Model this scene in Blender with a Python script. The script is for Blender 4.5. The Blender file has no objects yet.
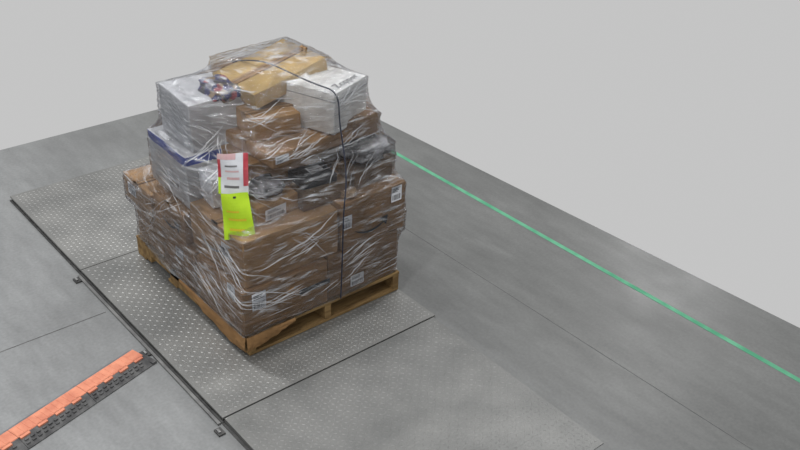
import bpy, bmesh, math, random
from mathutils import Vector, Matrix, noise
random.seed(7)
scene = bpy.context.scene
scene.view_settings.view_transform = 'Standard'
scene.view_settings.look = 'None'

# ---------------------------------------------------------------- materials
def new_mat(name):
    m = bpy.data.materials.new(name); m.use_nodes = True
    nt = m.node_tree
    return m, nt, nt.nodes['Principled BSDF']

def noisy(name, c1, c2, scale=8, rough=.7, metal=0., bump=.0, bscale=60, stretch=(1,1,1), detail=6, spec=.5, lo=.35, hi=.65):
    m, nt, b = new_mat(name)
    N = nt.nodes; L = nt.links
    tc = N.new('ShaderNodeTexCoord'); mp = N.new('ShaderNodeMapping'); mp.inputs['Scale'].default_value = stretch
    L.new(tc.outputs['Object'], mp.inputs['Vector'])
    n = N.new('ShaderNodeTexNoise'); n.inputs['Scale'].default_value = scale; n.inputs['Detail'].default_value = detail
    L.new(mp.outputs['Vector'], n.inputs['Vector'])
    r = N.new('ShaderNodeValToRGB')
    r.color_ramp.elements[0].position = lo; r.color_ramp.elements[0].color = (*c1, 1)
    r.color_ramp.elements[1].position = hi; r.color_ramp.elements[1].color = (*c2, 1)
    L.new(n.outputs['Fac'], r.inputs['Fac']); L.new(r.outputs['Color'], b.inputs['Base Color'])
    b.inputs['Roughness'].default_value = rough; b.inputs['Metallic'].default_value = metal
    b.inputs['Specular IOR Level'].default_value = spec
    if bump:
        n2 = N.new('ShaderNodeTexNoise'); n2.inputs['Scale'].default_value = bscale; n2.inputs['Detail'].default_value = 5
        L.new(mp.outputs['Vector'], n2.inputs['Vector'])
        bp = N.new('ShaderNodeBump'); bp.inputs['Strength'].default_value = bump; bp.inputs['Distance'].default_value = .01
        L.new(n2.outputs['Fac'], bp.inputs['Height']); L.new(bp.outputs['Normal'], b.inputs['Normal'])
    return m

def cardboard(name, c):
    return noisy(name, tuple(v*.78 for v in c), tuple(min(1, v*1.12) for v in c), scale=7, rough=.8, bump=.3, bscale=22, spec=.15)

M_CB = [cardboard('cardboard_a', (.300,.170,.074)), cardboard('cardboard_b', (.240,.136,.062)),
        cardboard('cardboard_c', (.375,.225,.104)), cardboard('cardboard_d', (.16,.10,.053))]
M_YEL = cardboard('tan_cardboard', (.46,.32,.135))
M_TAPE = noisy('packing_tape', (.25,.14,.055), (.31,.18,.075), 20, .3)
M_WHITE = noisy('white_carton', (.43,.44,.46), (.56,.56,.58), 10, .6, bump=.15, bscale=20)
M_FOAM = noisy('white_foam', (.64,.64,.635), (.74,.735,.72), 30, .7, bump=.15, bscale=90)
M_BLUE = noisy('blue_print', (.02,.04,.26), (.03,.07,.38), 12, .5)
M_LABEL = noisy('label_paper', (.66,.68,.72), (.78,.79,.83), 14, .5)
M_INK = noisy('black_ink', (.02,.02,.022), (.04,.04,.045), 20, .5)
M_BLACK = noisy('black_plastic', (.012,.012,.014), (.03,.03,.035), 25, .4)
M_RED = noisy('red_print', (.45,.03,.05), (.55,.10,.12), 20, .5)
M_PINK = noisy('pink_label', (.60,.36,.38), (.66,.45,.46), 20, .5)
M_LIME = noisy('lime_tag_paper', (.42,.66,.01), (.52,.78,.02), 10, .55)
M_LIMED = noisy('tag_lettering', (.62,.50,.02), (.66,.55,.02), 10, .55)
M_WOOD = noisy('pallet_wood', (.17,.105,.045), (.32,.21,.09), 5, .8, bump=.4, bscale=20, stretch=(1,6,6), spec=.2)
M_STRAP = noisy('strap_plastic', (.012,.015,.03), (.03,.035,.06), 30, .35)
M_STEEL = noisy('tread_plate_steel', (.190,.192,.187), (.27,.27,.26), 3.0, .45, metal=.5, bump=.1, bscale=120, detail=10)
M_STUD = noisy('tread_stud_steel', (.25,.25,.245), (.35,.35,.34), 3.0, .45, metal=.5, bump=.1, bscale=120, detail=10)
M_RAMP = noisy('worn_tread_steel', (.150,.153,.149), (.205,.206,.200), 3.5, .45, metal=.4, bump=.15, bscale=100, detail=10)
M_RSTUD = noisy('worn_stud_steel', (.175,.175,.173), (.265,.265,.258), 3.5, .45, metal=.45, bump=.15, bscale=100, detail=10)
M_FRAME = noisy('dark_frame_steel', (.035,.035,.035), (.085,.085,.083), 14, .5, metal=.3)
M_EDGE = noisy('edge_steel', (.14,.14,.14), (.24,.24,.235), 10, .45, metal=.4)
M_GALV = noisy('galvanised_steel', (.25,.25,.25), (.4,.4,.4), 30, .4, metal=.8)
M_ORANGE = noisy('orange_rubber', (.58,.19,.11), (.76,.29,.17), 16, .6, bump=.2, bscale=60)
M_RUBBER = noisy('black_rubber', (.045,.045,.047), (.11,.11,.11), 22, .65, bump=.3, bscale=60)
M_GREY = noisy('grey_plastic', (.13,.13,.14), (.22,.22,.23), 12, .5)
M_GREEN = noisy('green_tape', (.07,.29,.165), (.13,.39,.24), 9, .6, spec=.2)
M_GBAG = noisy('grey_poly_bag', (.05,.05,.055), (.36,.36,.38), 9, .25, bump=.6, bscale=14, detail=9, lo=.42, hi=.62)
M_BBAG = noisy('kraft_mailer', (.20,.13,.07), (.33,.22,.12), 9, .5, bump=.5, bscale=14)

# ---------------------------------------------------------------- helpers
def mesh_obj(name, verts, faces, mat, parent=None, smooth=False):
    me = bpy.data.meshes.new(name); me.from_pydata([tuple(v) for v in verts], [], faces); me.update()
    o = bpy.data.objects.new(name, me); scene.collection.objects.link(o)
    if mat: me.materials.append(mat)
    if parent: o.parent = parent
    if smooth:
        for p in me.polygons: p.use_smooth = True
    return o

def empty(name):
    o = bpy.data.objects.new(name, None); scene.collection.objects.link(o); return o

class MB:
    def __init__(s): s.v=[]; s.f=[]; s.m=[]; s.mats=[]
    def mi(s, mat):
        if mat not in s.mats: s.mats.append(mat)
        return s.mats.index(mat)
    def add(s, verts, faces, mat, M=None):
        o=len(s.v); k=s.mi(mat)
        for v in verts:
            v=Vector(v); s.v.append(tuple(M@v) if M else tuple(v))
        for f in faces: s.f.append([i+o for i in f]); s.m.append(k)
    def box(s, x0,x1,y0,y1,z0,z1, mat, M=None):
        s.add([(x0,y0,z0),(x1,y0,z0),(x1,y1,z0),(x0,y1,z0),(x0,y0,z1),(x1,y0,z1),(x1,y1,z1),(x0,y1,z1)],
              [(0,3,2,1),(4,5,6,7),(0,1,5,4),(1,2,6,5),(2,3,7,6),(3,0,4,7)], mat, M)
    def obj(s, name, parent=None, bevel=0):
        o = mesh_obj(name, s.v, s.f, None, parent)
        for m in s.mats: o.data.materials.append(m)
        for p,k in zip(o.data.polygons, s.m): p.material_index=k
        if bevel:
            b=o.modifiers.new('b','BEVEL'); b.width=bevel; b.segments=2; b.limit_method='ANGLE'
        return o

load = empty('stretch_wrapped_cardboard_boxes')
HULL = []

def carton(name, x0,x1,y0,y1,z0,z1, mat, rot=0, tilt=(0,0), tape='y', warp=.006, band=None, bandcol=None):
    cx,cy,cz=(x0+x1)/2,(y0+y1)/2,(z0+z1)/2
    hx,hy,hz=(x1-x0)/2,(y1-y0)/2,(z1-z0)/2
    bm=bmesh.new()
    bmesh.ops.create_cube(bm,size=2)
    bmesh.ops.subdivide_edges(bm, edges=bm.edges[:], cuts=5, use_grid_fill=True)
    sd=random.random()*50
    for v in bm.verts:
        p=v.co.copy()
        q=Vector((p.x*hx,p.y*hy,p.z*hz))
        d=noise.noise_vector(q*6+Vector((sd,sd,sd)))*warp
        bul=(1-abs(p.x)**2)*(1-abs(p.z)**2) if abs(p.y)>.99 else ((1-p.y**2)*(1-p.z**2) if abs(p.x)>.99 else 0)
        n=Vector((math.copysign(1,p.x) if abs(p.x)>.99 else 0, math.copysign(1,p.y) if abs(p.y)>.99 else 0,0))
        v.co=q+d+n*bul*warp*.8
    me=bpy.data.meshes.new(name); bm.to_mesh(me); bm.free()
    o=bpy.data.objects.new(name,me); scene.collection.objects.link(o)
    me.materials.append(mat); me.materials.append(M_TAPE); me.materials.append(bandcol or M_BLUE)
    if band:
        for p in me.polygons:
            if abs(p.normal.z)<.6 and band[0] < p.center.z/hz < band[1]: p.material_index=2
    M=Matrix.Translation((cx,cy,cz))@Matrix.Rotation(math.radians(rot),4,'Z')@Matrix.Rotation(math.radians(tilt[0]),4,'X')@Matrix.Rotation(math.radians(tilt[1]),4,'Y')
    o.matrix_world=M; o.parent=load
    b=o.modifiers.new('b','BEVEL'); b.width=.004; b.segments=2; b.limit_method='ANGLE'; b.angle_limit=math.radians(50)
    if tape:
        t=MB(); w=.024; e=.0035+warp*.5
        if tape=='y':
            t.box(-w,w,-hy-e,hy+e,hz,hz+e,M_TAPE); t.box(-w,w,-hy-e,-hy,hz*.55,hz+e,M_TAPE); t.box(-w,w,hy,hy+e,hz*.55,hz+e,M_TAPE)
            t.box(-.0012,.0012,-hy,hy,hz,hz+e+.001,M_INK)
        else:
            t.box(-hx-e,hx+e,-w,w,hz,hz+e,M_TAPE); t.box(-hx-e,-hx,-w,w,hz*.55,hz+e,M_TAPE); t.box(hx,hx+e,-w,w,hz*.55,hz+e,M_TAPE)
            t.box(-hx,hx,-.0012,.0012,hz,hz+e+.001,M_INK)
        to=t.obj(name+'_tape'); to.matrix_world=M; to.parent=load
    HULL.append([M@Vector((a*hx,b_*hy,c*hz)) for a in(-1,1) for b_ in(-1,1) for c in(-1,1)])
    return o,M,(hx,hy,hz)

def sticker(name, c, u, v, w, h, mat=M_LABEL, bars=True, lift=.009):
    u=Vector(u).normalized(); v=Vector(v).normalized(); n=u.cross(v).normalized(); v=n.cross(u)
    c=Vector(c)+n*lift
    M=Matrix(((u.x,v.x,n.x,c.x),(u.y,v.y,n.y,c.y),(u.z,v.z,n.z,c.z),(0,0,0,1)))
    t=MB(); t.box(-w/2,w/2,-h/2,h/2,0,.0008,mat)
    if bars:
        x=-w*.4
        while x<w*.4:
            bw=random.uniform(.0015,.005); t.box(x,min(x+bw,w*.42),-h*.4,-h*.05,.0008,.0012,M_INK); x+=bw+random.uniform(.002,.005)
        for k in range(3): t.box(-w*.4,w*random.uniform(0,.4),h*(.12+.1*k),h*(.16+.1*k),.0008,.0012,M_INK)
    o=t.obj(name); o.matrix_world=M; o.parent=load
    return o,M

# ---------------------------------------------------------------- floor
def edge_x(y): return 4.56-.0414*y
me_v=[(-3.5,-2,0),(edge_x(-2),-2,0),(edge_x(6.43),6.43,0),(-3.5,6.43,0)]
fv=me_v+[(a,b,-.15) for a,b,_ in me_v]
m, nt, b = new_mat('polished_concrete'); N=nt.nodes; L=nt.links
tc=N.new('ShaderNodeTexCoord'); sep=N.new('ShaderNodeSeparateXYZ'); L.new(tc.outputs['Object'],sep.inputs[0])
def noise_n(scale,detail=6,stretch=(1,1,1),rot=0):
    mp=N.new('ShaderNodeMapping'); mp.inputs['Scale'].default_value=stretch; mp.inputs['Rotation'].default_value=(0,0,rot)
    L.new(tc.outputs['Object'],mp.inputs['Vector'])
    n=N.new('ShaderNodeTexNoise'); n.inputs['Scale'].default_value=scale; n.inputs['Detail'].default_value=detail
    L.new(mp.outputs['Vector'],n.inputs['Vector']); return n.outputs['Fac']
def ramp(fac,stops):
    r=N.new('ShaderNodeValToRGB'); e=r.color_ramp.elements
    while len(e)<len(stops): e.new(.5)
    for el,(p,c) in zip(e,stops): el.position=p; el.color=(c[0],c[1],c[2],1) if hasattr(c,'__len__') else (c,c,c,1)
    L.new(fac,r.inputs['Fac']); return r.outputs['Color']
def mul(a,b_):
    x=N.new('ShaderNodeMix'); x.data_type='RGBA'; x.blend_type='MULTIPLY'; x.inputs[0].default_value=1
    L.new(a,x.inputs[6]); L.new(b_,x.inputs[7]); return x.outputs[2]
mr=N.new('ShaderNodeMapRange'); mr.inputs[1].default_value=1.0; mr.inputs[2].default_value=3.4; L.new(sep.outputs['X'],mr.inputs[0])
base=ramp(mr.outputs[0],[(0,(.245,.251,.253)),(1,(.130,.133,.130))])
c=mul(base,ramp(noise_n(1.4,8),[(.3,.88),(.7,1.10)]))
c=mul(c,ramp(noise_n(2.0,5,(3,.5,1)),[(.35,.91),(.65,1.07)]))
c=mul(c,ramp(noise_n(60,3),[(.3,.91),(.7,1.08)]))
c=mul(c,ramp(noise_n(9,8,(2,.6,1),.2),[(.35,.93),(.65,1.06)]))
c=mul(c,ramp(noise_n(1.6,10,(4,1,1),.7),[(.62,1.),(.70,1.12),(.76,1.)]))
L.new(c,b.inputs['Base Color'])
L.new(ramp(noise_n(3,8),[(.3,.30),(.7,.42)]),b.inputs['Roughness'])
b.inputs['Specular IOR Level'].default_value=.48
M_FLOOR=m
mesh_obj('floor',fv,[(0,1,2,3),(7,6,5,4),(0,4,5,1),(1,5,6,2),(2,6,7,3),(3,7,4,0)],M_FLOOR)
M_JOINT=noisy('joint_filler',(.08,.08,.08),(.12,.12,.12),20,.8)
j=MB()
j.box(-3.5,1.53,4.147,4.153,0,.0008,M_JOINT)
j.box(2.95,4.5,.985,.989,0,.0008,M_JOINT)
j.box(3.42,3.423,-2,6.42,0,.0008,M_JOINT)
j.obj('trim_1')
gx0,gx1=4.050,4.082
mesh_obj('green_floor_tape',[(gx0,-2,.001),(gx1,-2,.001),(gx1,6.43,.001),(gx0,6.43,.001),(gx0,-2,.0002),(gx1,-2,.0002),(gx1,6.43,.0002),(gx0,6.43,.0002)],
  [(0,1,2,3),(0,4,5,1),(2,6,7,3),(1,5,6,2),(3,7,4,0)],M_GREEN)

# ---------------------------------------------------------------- floor scale with tread plate
scale_root=empty('floor_scale')
def tread(mb, x0,x1,y0,y1, zf, mat, s=.027):
    nx=int((x1-x0)/s); ny=int((y1-y0)/s)
    sx=(x1-x0)/nx; sy=(y1-y0)/ny
    a=.0100; w=.0032; hh=.0013
    for i in range(nx):
        for k in range(ny):
            cx=x0+(i+.5)*sx; cy=y0+(k+.5)*sy
            an=math.pi/4 if (i+k)%2 else -math.pi/4
            ca,sa=math.cos(an),math.sin(an)
            pts=[(-a,0,0),(-a*.4,-w,0),(a*.4,-w,0),(a,0,0),(a*.4,w,0),(-a*.4,w,0),(-a*.55,0,hh),(a*.55,0,hh)]
            vs=[(cx+px*ca-py*sa, cy+px*sa+py*ca, zf(cy+px*sa+py*ca)+pz) for px,py,pz in pts]
            mb.add(vs,[(0,1,6),(1,2,7,6),(2,3,7),(3,4,7),(4,5,6,7),(5,0,6)],mat)
p=MB()
p.box(1.580,2.92,3.005,4.574,.018,.03,M_STEEL)
p.box(1.580,2.92,4.580,5.67,.018,.03,M_STEEL)
tread(p,1.60,2.91,3.02,4.56,lambda y:.03,M_STUD)
tread(p,1.60,2.91,4.595,5.655,lambda y:.03,M_STUD)
p.obj('deck',scale_root)
f=MB()
f.box(1.60,2.905,3.02,5.655,0.0005,.018,M_FRAME)
f.box(1.550,1.566,3.0,4.56,0.0005,.012,M_EDGE)
f.box(1.570,1.60,3.0,5.66,0.0005,.008,M_FRAME)
f.box(1.570,1.583,1.80,3.0,0.0005,.004,M_FRAME)
for y in (4.50,3.66,2.93):
    f.box(1.515,1.550,y,y+.05,.0005,.010,M_FRAME)
    f.box(1.522,1.534,y+.012,y+.038,.010,.018,M_GALV)
f.obj('frame',scale_root,.001)
def tube(name, pts, r, mat, parent=None):
    cu=bpy.data.curves.new(name,'CURVE'); cu.dimensions='3D'; cu.bevel_depth=r; cu.bevel_resolution=2; cu.resolution_u=6
    sp=cu.splines.new('NURBS'); sp.points.add(len(pts)-1); sp.order_u=3; sp.use_endpoint_u=True
    for q,pt in zip(sp.points,pts): q.co=(*pt,1)
    cu.materials.append(mat); o=bpy.data.objects.new(name,cu); scene.collection.objects.link(o)
    if parent: o.parent=parent
    return o
ramp_o=MB()
zr=lambda y: .003+(y-1.80)/(2.995-1.80)*.026
x0,x1,ya,yb=1.585,2.90,1.80,2.996
ramp_o.add([(x0,ya,.0005),(x1,ya,.0005),(x1,yb,.0005),(x0,yb,.0005),(x0,ya,zr(ya)),(x1,ya,zr(ya)),(x1,yb,zr(yb)),(x0,yb,zr(yb))],
      [(0,3,2,1),(4,5,6,7),(0,1,5,4),(1,2,6,5),(2,3,7,6),(3,0,4,7)],M_RAMP)
tread(ramp_o,x0+.01,x1-.01,ya+.02,yb-.02,zr,M_RSTUD)
ramp_o.obj('approach_ramp',scale_root)

# ---------------------------------------------------------------- cable protector (orange / black)
cp=MB()
L0=1.15
Mc=Matrix.Translation((1.545,3.590,0))@Matrix.Rotation(math.radians(15.5),4,'Z')
prof=[(0,.0005),(0,.005),(.064,.030),(.068,.032),(.146,.032),(.150,.030),(.185,.005),(.185,.0005)]
seg=3; sl=L0/seg
for s_ in range(seg):
    a0=-(s_+1)*sl+.001; a1=-s_*sl-.001-(.028 if s_==0 else 0)
    n=len(prof)
    vs=[(a0,y,z) for y,z in prof]+[(a1,y,z) for y,z in prof]
    for i in range(n-1):
        mat=M_ORANGE if i==3 else (M_RUBBER if i<3 else M_GREY)
        cp.add([vs[i],vs[i+1],vs[n+i+1],vs[n+i]],[(3,2,1,0)],mat,Mc)
    cp.add(vs[:n],[tuple(range(n))],M_RUBBER,Mc); cp.add(vs[n:],[tuple(reversed(range(n)))],M_RUBBER,Mc)
    k=0; x=a0+.004
    cp.box(a0,a1,.070,.144,.032,.0345,M_ORANGE,Mc)
    while x<a1-.03:
        cp.box(x,x+.022,.076,.138,.0345,.0355,M_ORANGE,Mc)
        cp.box(x+.003,x+.020,.018,.028,.008,.0185,M_RUBBER,Mc)
        cp.box(x+.008,x+.026,.036,.046,.016,.0265,M_RUBBER,Mc)
        if k%3==0 and x+.05<a1: cp.box(x,x+.05,.054,.072,.022,.0345,M_ORANGE,Mc)
        x+=.032; k+=1
cp.box(-.027,-.002,.0,.12,.0005,.014,M_RUBBER,Mc)
cp.obj('cable_protector_ramp')

# ---------------------------------------------------------------- pallet
pal=MB()
PX0,PX1,PY0,PY1=1.925,2.915,3.315,4.545
B=.032
for y in (PY0,PY0+.38,PY0+.76,PY1-.10): pal.box(PX0,PX1,y,y+.10,B,B+.017,M_WOOD)
for x in (PX0,(PX0+PX1)/2-.02,PX1-.04):
    for y0,y1 in ((PY0,PY0+.17),(PY0+.40,PY1-.40),(PY1-.17,PY1)): pal.box(x,x+.04,y0,y1,B+.017,B+.105,M_WOOD)
    pal.box(x,x+.04,PY0+.17,PY1-.17,B+.06,B+.105,M_WOOD)
nb=8
for i in range(nb):
    y=PY0+i*(PY1-PY0-.11)/(nb-1); pal.box(PX0-.003,PX1+.003,y,y+.11,B+.105,B+.122,M_WOOD)
pallet=pal.obj('wooden_pallet',None,.002)
T=B+.128

# ---------------------------------------------------------------- cartons
C=M_CB
carton('box_front_a',1.905,2.42,3.315,3.77,T+.006,.425,C[0],tape=None,warp=.012)
carton('box_front_b',2.43,2.905,3.33,3.80,T,.43,C[1],tape=None)
carton('box_side_a',1.91,2.40,3.79,4.16,T+.004,.425,C[1],tape=None,warp=.01)
carton('box_side_b',1.94,2.40,4.18,4.53,T,.42,C[0],tape=None)
carton('box_core_a',2.42,2.90,3.82,4.52,T,.43,C[1],tape=None)
carton('box_front_c',1.935,2.50,3.335,3.85,.432,.69,C[2],tape='x',warp=.01)
carton('box_front_d',2.515,2.95,3.33,3.86,.435,.715,C[0],tape='x')
carton('box_side_c',1.90,2.32,3.87,4.20,.432,.615,C[0],rot=1,tape='x')
carton('box_side_d',1.89,2.32,4.20,4.54,.428,.585,C[2],rot=-2,tape='x')
carton('box_core_b',2.34,2.90,3.88,4.52,.436,.72,C[1],tape=None)
carton('box_small_a',2.06,2.33,3.44,3.72,.697,.79,C[2],rot=6,tape='x')
carton('box_small_b',2.0,2.12,3.70,3.86,.697,.86,M_LABEL,rot=-8,tape=None)
carton('box_mid_a',2.34,2.62,3.40,3.66,.70,.80,C[3],rot=-3,tape='x')
carton('box_mid_b',2.64,2.92,3.41,3.70,.722,.82,C[3],rot=4,tape='x')
carton('box_mid_c',2.15,2.52,3.60,3.88,.80,.94,C[0],rot=0,tape=None)
carton('box_mid_d',2.53,2.92,3.66,4.20,.724,.94,C[1],rot=0,tape='y')
carton('box_white_blue',1.955,2.32,3.87,4.30,.63,.925,M_WHITE,rot=-2,tape=None,band=(.55,.99))
carton('box_far',2.34,2.80,4.2,4.50,.724,1.0,C[1],tape='y')
carton('black_case',2.36,2.56,3.42,3.58,.806,.85,M_BLACK,rot=-6,tape=None,warp=.002)
carton('box_flat',2.20,2.72,3.50,3.98,.945,1.015,C[0],rot=3,tape='x')
carton('box_right',2.66,2.91,3.52,3.92,.945,1.06,C[1],rot=-4,tape='y')
carton('box_white_top',2.01,2.32,3.89,4.24,.93,1.19,M_WHITE,rot=-3,tape=None)
carton('box_under',2.33,2.66,3.95,4.28,.945,1.14,C[0],rot=4,tape=None)
carton('box_tan_mid',2.24,2.50,3.64,3.88,1.02,1.13,C[2],rot=-8,tape='x')
o_f,M_f,h_f=carton('foam_box',2.515,2.825,3.525,3.885,1.025,1.250,M_FOAM,rot=20,tape=None,warp=.002)
carton('tan_top_box',2.28,2.75,3.76,4.13,1.190,1.275,M_YEL,rot=3,tilt=(0,-11),tape='x')

t=MB(); hx,hy,hz=h_f
t.box(-hx-.003,hx+.003,-hy-.003,hy+.003,hz-.045,hz-.042,M_GREY)
lo=t.obj('foam_lid_line'); lo.matrix_world=M_f; lo.parent=load
cu=bpy.data.curves.new('foam_text','FONT'); cu.body='Zopper'; cu.size=.066; cu.extrude=.0004; cu.align_x='CENTER'; cu.align_y='CENTER'
cu.materials.append(M_GREY)
to=bpy.data.objects.new('foam_text',cu); scene.collection.objects.link(to)
to.matrix_world=M_f@Matrix.Translation((.02,-hy+.045,hz+.004)); to.parent=load

# crushed carton flap sagging over the pallet edge, parented to the pallet
def skirt(name, pts, z_top, drops, n_out):
    vs=[];fs=[];K=28;R_=6
    a,b_=Vector(pts[0]),Vector(pts[1])
    for i in range(K+1):
        s=i/K; base=a+(b_-a)*s
        fi=s*(len(drops)-1); i0=min(int(fi),len(drops)-2); dr=drops[i0]*(1-fi+i0)+drops[i0+1]*(fi-i0)
        dr+=.008*noise.noise(Vector((s*9,3,1)))
        for j_ in range(R_+1):
            t_=j_/R_
            q=base+Vector(n_out)*(.006*math.sin(t_*3)+abs(noise.noise(Vector((s*7,t_*2,0))))*.008)
            vs.append((q.x,q.y,z_top-dr*t_))
    for i in range(K):
        for j_ in range(R_):
            o=i*(R_+1)+j_; fs.append((o,o+1,o+R_+2,o+R_+1))
    o=mesh_obj(name,vs,fs,C[0],pallet)
    sm=o.modifiers.new('s','SOLIDIFY'); sm.thickness=.003
skirt('crushed_flap_side',((1.905,3.31,0),(1.905,3.98,0)),T-.001,[.09,.11,.095,.08,.05,.02],(-1,0,0))
skirt('crushed_flap_front',((1.905,3.305,0),(2.20,3.305,0)),T-.001,[.09,.065,.02],(0,-1,0))

# crumpled bags
def bag(name,loc,size,mat,seed=0,rot=0):
    bm=bmesh.new(); bmesh.ops.create_icosphere(bm,subdivisions=4,radius=1)
    for v in bm.verts:
        s=v.co+Vector((seed,seed*.7,0))
        n_=noise.noise(s*2.2)*.35+abs(noise.noise(s*5))*.25
        d=v.co.copy()
        for a in range(3): d[a]=math.copysign(abs(d[a])**.7,d[a])
        v.co=Vector((d.x*size[0],d.y*size[1],d.z*size[2]))*(.9+n_)
    me=bpy.data.meshes.new(name); bm.to_mesh(me); bm.free()
    for p in me.polygons: p.use_smooth=True
    o=bpy.data.objects.new(name,me); scene.collection.objects.link(o); o.location=loc; o.rotation_euler[2]=rot; o.parent=load
    me.materials.append(mat)
    HULL.append([Vector((loc[0]+a*size[0],loc[1]+b_*size[1],loc[2]+c_*size[2])) for a in(-1,1) for b_ in(-1,1) for c_ in(-1,1)])
mb,nt2,bb=new_mat('printed_poly_bag'); vo=nt2.nodes.new('ShaderNodeTexVoronoi'); vo.inputs['Scale'].default_value=26
tcc=nt2.nodes.new('ShaderNodeTexCoord'); nt2.links.new(tcc.outputs['Object'],vo.inputs['Vector'])
s3=nt2.nodes.new('ShaderNodeSeparateColor'); nt2.links.new(vo.outputs['Color'],s3.inputs[0])
rr=nt2.nodes.new('ShaderNodeValToRGB'); rr.color_ramp.interpolation='CONSTANT'
e=rr.color_ramp.elements; e[0].position=0; e[0].color=(.02,.02,.12,1); e[1].position=.4; e[1].color=(.28,.28,.33,1)
for pos,cc in ((.52,(.28,.04,.06,1)),(.60,(.03,.03,.04,1)),(.8,(.26,.19,.12,1))):
    x=e.new(pos); x.color=cc
nt2.links.new(s3.outputs[0],rr.inputs['Fac']); nt2.links.new(rr.outputs['Color'],bb.inputs['Base Color']); bb.inputs['Roughness'].default_value=.3
bag('poly_bag',(2.22,3.97,1.205),(.08,.12,.045),mb)
bag('grey_bag',(2.80,3.50,.885),(.125,.10,.05),M_GBAG,3)
bag('grey_bag_2',(2.20,3.56,.83),(.09,.10,.035),M_GBAG,7)
bag('mailer_bag',(2.60,3.40,.735),(.05,.05,.02),M_BBAG,9)
bag('mailer_bag_2',(2.30,3.62,.975),(.09,.08,.025),M_BBAG,12)

# labels
FX=(1,0,0); UP=(0,0,1); LX=(0,-1,0)
sticker('label_a',(2.88,3.33,.665),FX,UP,.07,.09)
sticker('label_b',(1.99,3.315,.355),FX,UP,.08,.10)
sticker('label_c',(2.33,3.315,.30),FX,UP,.19,.03,M_INK,False)
sticker('label_d',(2.18,3.43,.745),(.99,.1,0),UP,.13,.06)
sticker('label_e',(1.91,3.42,.38),LX,UP,.07,.09)
sticker('label_f',(1.89,4.42,.53),LX,UP,.09,.07)
sticker('label_g',(1.955,4.02,.74),LX,UP,.12,.10)
sticker('label_h',(2.55,3.33,.60),FX,UP,.06,.08,M_LABEL)
sticker('label_i',(2.47,3.50,.856),(1,-.1,0),(0.1,1,0),.08,.05)
sticker('label_j',(2.62,3.33,.22),FX,UP,.09,.07)
sticker('label_k',(1.935,3.48,.58),LX,UP,.10,.08)
sticker('label_l',(2.27,3.495,.985),(1,.05,0),UP,.08,.04)
sticker('label_m',(1.91,3.95,.34),LX,UP,.08,.06)
def smile(c,u,w,parent=load,lift=.012):
    u=Vector(u).normalized(); v=Vector((0,0,1)); n=u.cross(v)
    vs=[];fs=[]
    K=16
    for i in range(K+1):
        s=i/K*2-1
        x=s*w/2; y=(s*s-1)*w*.16; th=.014*(1-abs(s)**3*.8)
        P=Vector(c)+u*x+v*y+n*lift
        vs+= [P-v*th*.5,P+v*th*.5]
    for i in range(K): fs.append((2*i,2*i+2,2*i+3,2*i+1))
    o=len(vs)
    e_=Vector(c)+u*(w/2)+n*lift
    vs+=[e_+u*.022+v*.03,e_-u*.035+v*.022,e_+u*.012-v*.03]; fs.append((o,o+1,o+2))
    return mesh_obj('arrow_print',vs,fs,M_INK,parent)
smile((2.70,3.33,.53),(1,0,0),.20)
smile((1.90,4.0,.52),(0,-1,0),.16)
smile((1.93,3.62,.57),(0,-1,0),.22)

# ---------------------------------------------------------------- stretch film
def hull2(pts):
    pts=sorted(set((round(a,5),round(b_,5)) for a,b_ in pts))
    def half(ps):
        h=[]
        for q in ps:
            while len(h)>1 and (h[-1][0]-h[-2][0])*(q[1]-h[-2][1])-(h[-1][1]-h[-2][1])*(q[0]-h[-2][0])<=0: h.pop()
            h.append(q)
        return h
    lo=half(pts); up=half(pts[::-1]); return lo[:-1]+up[:-1]
ztop=max(v.z for h in HULL for v in h)
NZ=64; NA=180
zb=T+.001
zs=[zb+(ztop+.004-zb)*i/(NZ-1) for i in range(NZ)]
CX,CY=2.50,3.90
R=[]
for z in zs:
    pts=[]
    for h in HULL:
        a=min(v.z for v in h); b_=max(v.z for v in h)
        if a-.02<=z<=b_+.006: pts+=[(v.x,v.y) for v in h]
    H=hull2(pts); row=[]
    for k in range(NA):
        an=2*math.pi*k/NA; dx,dy=math.cos(an),math.sin(an); best=.03
        for i in range(len(H)):
            (x1_,y1_),(x2_,y2_)=H[i],H[(i+1)%len(H)]
            ex,ey=x2_-x1_,y2_-y1_
            den=dx*ey-dy*ex
            if abs(den)<1e-9: continue
            t_=((x1_-CX)*ey-(y1_-CY)*ex)/den; s_=((x1_-CX)*dy-(y1_-CY)*dx)/den
            if t_>0 and -1e-6<=s_<=1+1e-6: best=max(best,t_)
        row.append(best)
    R.append(row)
for it in range(5):
    R2=[r[:] for r in R]
    for i in range(NZ):
        a=max(0,i-1); b_=min(NZ-1,i+1)
        for k in range(NA):
            R2[i][k]=max(R[i][k], .5*(R[a][k]+R[b_][k])) if 0<i<NZ-1 else R[i][k]
    R=R2
def surf(th,z,off=0.):
    k=(th/(2*math.pi)*NA)%NA; k0=int(k)%NA; k1=(k0+1)%NA; fk=k-int(k)
    i=min(max((z-zs[0])/(zs[-1]-zs[0])*(NZ-1),0),NZ-1.001); i0=int(i); fi=i-i0
    r=(R[i0][k0]*(1-fk)+R[i0][k1]*fk)*(1-fi)+(R[i0+1][k0]*(1-fk)+R[i0+1][k1]*fk)*fi
    w=noise.noise(Vector((math.cos(th)*2.2,math.sin(th)*2.2,z*9)))*.008+abs(noise.noise(Vector((math.cos(th)*5+z*14,math.sin(th)*5+z*26,1))))*.011
    r+=.011+w+off
    return Vector((CX+math.cos(th)*r,CY+math.sin(th)*r,z))
vs=[];fs=[]
NA2=400;NZ2=170
for i in range(NZ2):
    z=zs[0]+(zs[-1]-zs[0])*i/(NZ2-1)
    for k in range(NA2):
        vs.append(surf(2*math.pi*k/NA2,z))
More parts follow.
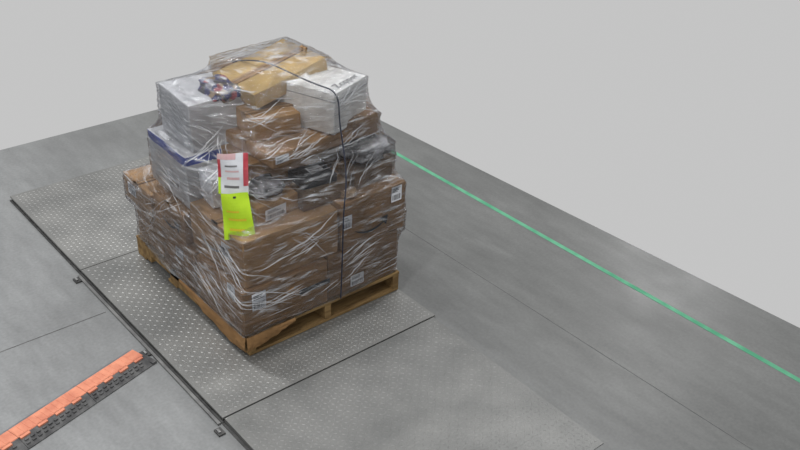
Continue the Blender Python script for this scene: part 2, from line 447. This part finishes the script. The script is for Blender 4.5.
for i in range(NZ2-1):
    for k in range(NA2):
        k1=(k+1)%NA2; fs.append((i*NA2+k,i*NA2+k1,(i+1)*NA2+k1,(i+1)*NA2+k))
top=(NZ2-1)*NA2
vs.append(Vector((CX,CY,zs[-1]+.004))); c_i=len(vs)-1
for k in range(NA2): fs.append((top+k,top+(k+1)%NA2,c_i))
mf=bpy.data.materials.new('stretch_film'); mf.use_nodes=True; nt=mf.node_tree; N=nt.nodes; L=nt.links
for n_ in list(N): N.remove(n_)
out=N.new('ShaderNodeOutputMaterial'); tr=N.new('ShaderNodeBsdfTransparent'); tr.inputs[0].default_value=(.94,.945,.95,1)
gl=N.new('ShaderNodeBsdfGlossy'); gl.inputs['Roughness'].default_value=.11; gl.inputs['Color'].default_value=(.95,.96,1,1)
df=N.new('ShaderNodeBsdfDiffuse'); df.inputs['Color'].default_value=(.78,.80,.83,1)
tc=N.new('ShaderNodeTexCoord')
def nz(scale,stretch,rot,detail=5,dist=0):
    mp=N.new('ShaderNodeMapping'); mp.inputs['Scale'].default_value=stretch; mp.inputs['Rotation'].default_value=rot
    L.new(tc.outputs['Object'],mp.inputs['Vector'])
    n_=N.new('ShaderNodeTexNoise'); n_.inputs['Scale'].default_value=scale; n_.inputs['Detail'].default_value=detail; n_.inputs['Distortion'].default_value=dist
    L.new(mp.outputs['Vector'],n_.inputs['Vector']); return n_.outputs['Fac']
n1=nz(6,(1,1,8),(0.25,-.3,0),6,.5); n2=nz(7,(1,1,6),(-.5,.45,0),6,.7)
ad=N.new('ShaderNodeMath'); ad.operation='ADD'; L.new(n1,ad.inputs[0]); L.new(n2,ad.inputs[1])
bp=N.new('ShaderNodeBump'); bp.inputs['Strength'].default_value=1.; bp.inputs['Distance'].default_value=.025; L.new(ad.outputs[0],bp.inputs['Height'])
L.new(bp.outputs['Normal'],gl.inputs['Normal'])
lw=N.new('ShaderNodeFresnel'); lw.inputs['IOR'].default_value=1.4; L.new(bp.outputs['Normal'],lw.inputs['Normal'])
fr=N.new('ShaderNodeMath'); fr.operation='MULTIPLY_ADD'; fr.inputs[1].default_value=.9; fr.inputs[2].default_value=.02; fr.use_clamp=True
L.new(lw.outputs[0],fr.inputs[0])
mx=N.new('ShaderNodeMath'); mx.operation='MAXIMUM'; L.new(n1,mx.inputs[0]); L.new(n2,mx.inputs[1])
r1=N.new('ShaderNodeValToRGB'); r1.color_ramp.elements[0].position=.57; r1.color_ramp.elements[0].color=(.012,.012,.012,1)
r1.color_ramp.elements[1].position=.73; r1.color_ramp.elements[1].color=(.5,.5,.5,1); L.new(mx.outputs[0],r1.inputs['Fac'])  # whitish creasing plus film highlights, painted as diffuse white streaks
m1=N.new('ShaderNodeMixShader'); m2=N.new('ShaderNodeMixShader')
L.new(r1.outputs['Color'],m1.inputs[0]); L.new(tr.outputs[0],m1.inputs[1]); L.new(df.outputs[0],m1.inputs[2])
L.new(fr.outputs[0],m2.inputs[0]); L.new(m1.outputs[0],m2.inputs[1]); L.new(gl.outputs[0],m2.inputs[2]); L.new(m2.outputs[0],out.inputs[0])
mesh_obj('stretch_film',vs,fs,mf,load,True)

mcr,ntc,bc=new_mat('film_crease'); bc.inputs['Base Color'].default_value=(.88,.9,.93,1); bc.inputs['Roughness'].default_value=.2; bc.inputs['Alpha'].default_value=.46  # gathered film ropes; their pale colour also paints in the film's highlights
vs=[];fs=[]
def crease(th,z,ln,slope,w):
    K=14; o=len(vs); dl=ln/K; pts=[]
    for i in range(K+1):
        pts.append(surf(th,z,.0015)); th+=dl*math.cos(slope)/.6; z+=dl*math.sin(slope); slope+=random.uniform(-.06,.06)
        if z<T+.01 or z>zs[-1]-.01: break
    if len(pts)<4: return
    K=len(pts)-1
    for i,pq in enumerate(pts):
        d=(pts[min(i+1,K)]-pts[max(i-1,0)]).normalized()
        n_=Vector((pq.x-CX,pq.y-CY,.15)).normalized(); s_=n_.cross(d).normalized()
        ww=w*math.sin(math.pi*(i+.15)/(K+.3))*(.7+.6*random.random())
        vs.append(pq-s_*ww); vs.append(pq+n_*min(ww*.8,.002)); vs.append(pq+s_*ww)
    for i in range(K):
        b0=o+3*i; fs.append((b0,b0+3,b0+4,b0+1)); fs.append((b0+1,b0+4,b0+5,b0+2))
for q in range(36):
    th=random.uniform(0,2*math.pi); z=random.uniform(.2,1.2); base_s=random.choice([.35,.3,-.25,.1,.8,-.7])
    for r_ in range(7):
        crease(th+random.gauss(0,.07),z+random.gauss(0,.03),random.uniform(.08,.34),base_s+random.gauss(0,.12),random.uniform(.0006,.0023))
for (t0,zz,sl,n_c) in ((3.75,.42,-.75,11),(3.65,.62,-.8,8),(3.95,.30,.15,7),(4.35,.98,.25,10),(4.1,1.0,.1,8),(4.3,.52,.35,7),(4.75,.36,.3,7),(4.9,.80,.8,8),(4.6,.24,.3,6),(3.4,1.05,-1.2,6),(3.5,.8,1.0,6),(4.0,.86,-.3,7)):  # heavier creases laid where bright highlight bands are painted on the film
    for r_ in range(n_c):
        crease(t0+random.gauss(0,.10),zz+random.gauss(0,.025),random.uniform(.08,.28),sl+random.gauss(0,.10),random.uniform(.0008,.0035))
mesh_obj('film_crease_highlights',vs,fs,mcr,load,True)

# ---------------------------------------------------------------- strap
tube('strap',[(2.485,3.290,T+.006),(2.49,3.290,.25),(2.50,3.295,.45),(2.51,3.300,.70),(2.56,3.34,.84),(2.60,3.42,.97),(2.602,3.460,1.10),(2.602,3.468,1.268),(2.55,3.60,1.275),(2.50,3.78,1.30),(2.47,3.95,1.31),(2.42,4.2,1.24),(2.40,4.42,1.05),(2.40,4.57,.7),(2.40,4.58,.2)],.0038,M_STRAP,load)

# ---------------------------------------------------------------- tags at the near-left corner
tu=Vector((.80,-.60,0)); tv=Vector((.16,.22,.96)); tn=tu.cross(tv).normalized(); tv=tn.cross(tu)
def sheet(name,c,w,h,mat,prints,skew=0.,curl=.015,taper=0.):
    t=MB(); K=16
    def P(u,v,l):
        ww=w*(1-taper*(v+.5))
        return Vector(c)+tu*(u*ww+skew*(v)*h)+tv*(v*h)+tn*(.02+l+curl*math.cos(u*5+v*2)+.006*math.sin(v*7+u*3))
    def patch(u0,u1,v0,v1,mt,l,K):
        vs=[P(u0+(u1-u0)*i/K,v0+(v1-v0)*j_/K,l) for j_ in range(K+1) for i in range(K+1)]
        t.add(vs,[(j_*(K+1)+i,j_*(K+1)+i+1,(j_+1)*(K+1)+i+1,(j_+1)*(K+1)+i) for j_ in range(K) for i in range(K)],mt)
    patch(-.5,.5,-.5,.5,mat,0,K)
    for u0,u1,v0,v1,mt in prints: patch(u0,u1,v0,v1,mt,.0015,4)
    t.obj(name,load)
sheet('lime_tag',(1.985,3.455,.775),.155,.235,M_LIME,[(-.35,.1,.1,.14,M_LIMED),(-.3,.3,-.08,-.03,M_LIMED),(-.3,.2,-.3,-.25,M_LIMED),(-.05,.05,.40,.44,M_INK)],skew=-.10,taper=.18)
sheet('printed_tag',(2.03,3.55,.955),.145,.20,M_LABEL,[(-.5,.1,.36,.5,M_PINK),(.34,.5,-.3,.5,M_RED),(-.5,-.40,-.1,.36,M_RED),(-.5,-.42,-.5,-.1,M_LIME),(-.3,.2,-.35,-.29,M_GREY),(-.25,.2,.05,.09,M_PINK),(-.25,.15,.18,.22,M_GREY),(-.2,.22,-.14,-.08,M_PINK)])

# ---------------------------------------------------------------- light
w=bpy.data.worlds.new('world'); scene.world=w; w.use_nodes=True
w.node_tree.nodes['Background'].inputs[0].default_value=(.555,.555,.555,1); w.node_tree.nodes['Background'].inputs[1].default_value=1
def area(name,loc,size,power,target=None,sy=None):
    ld=bpy.data.lights.new(name,'AREA'); ld.energy=power; ld.shape='RECTANGLE'; ld.size=size; ld.size_y=sy or size
    o=bpy.data.objects.new(name,ld); scene.collection.objects.link(o); o.location=loc
    if target: o.rotation_euler=(Vector(target)-Vector(loc)).to_track_quat('-Z','Y').to_euler()
    return o
area('high_bay_light',(1.5,6.5,7),.5,240,(2.4,4,0),2.0)
area('high_bay_light.001',(6,4,7),.5,150,(2.6,3.8,.8),2.0)
area('high_bay_light.002',(-1.5,1.5,7),.5,180,(2.4,4,.6),2.0)
area('high_bay_light.003',(13,7.4,6),.4,80,(4.4,2.5,0),.4)

# ---------------------------------------------------------------- camera
cam=bpy.data.cameras.new('camera'); cam.sensor_width=36; cam.lens=36*937/800; cam.clip_end=100
co=bpy.data.objects.new('camera',cam); scene.collection.objects.link(co)
r_=Vector((.7649,-.6434,.0351)).normalized(); bk=Vector((-.5670,-.6462,.5104)); bk=(bk-r_*bk.dot(r_)).normalized(); up=bk.cross(r_)
co.matrix_world=Matrix(((r_.x,up.x,bk.x,0),(r_.y,up.y,bk.y,0),(r_.z,up.z,bk.z,3.08),(0,0,0,1)))
scene.camera=co
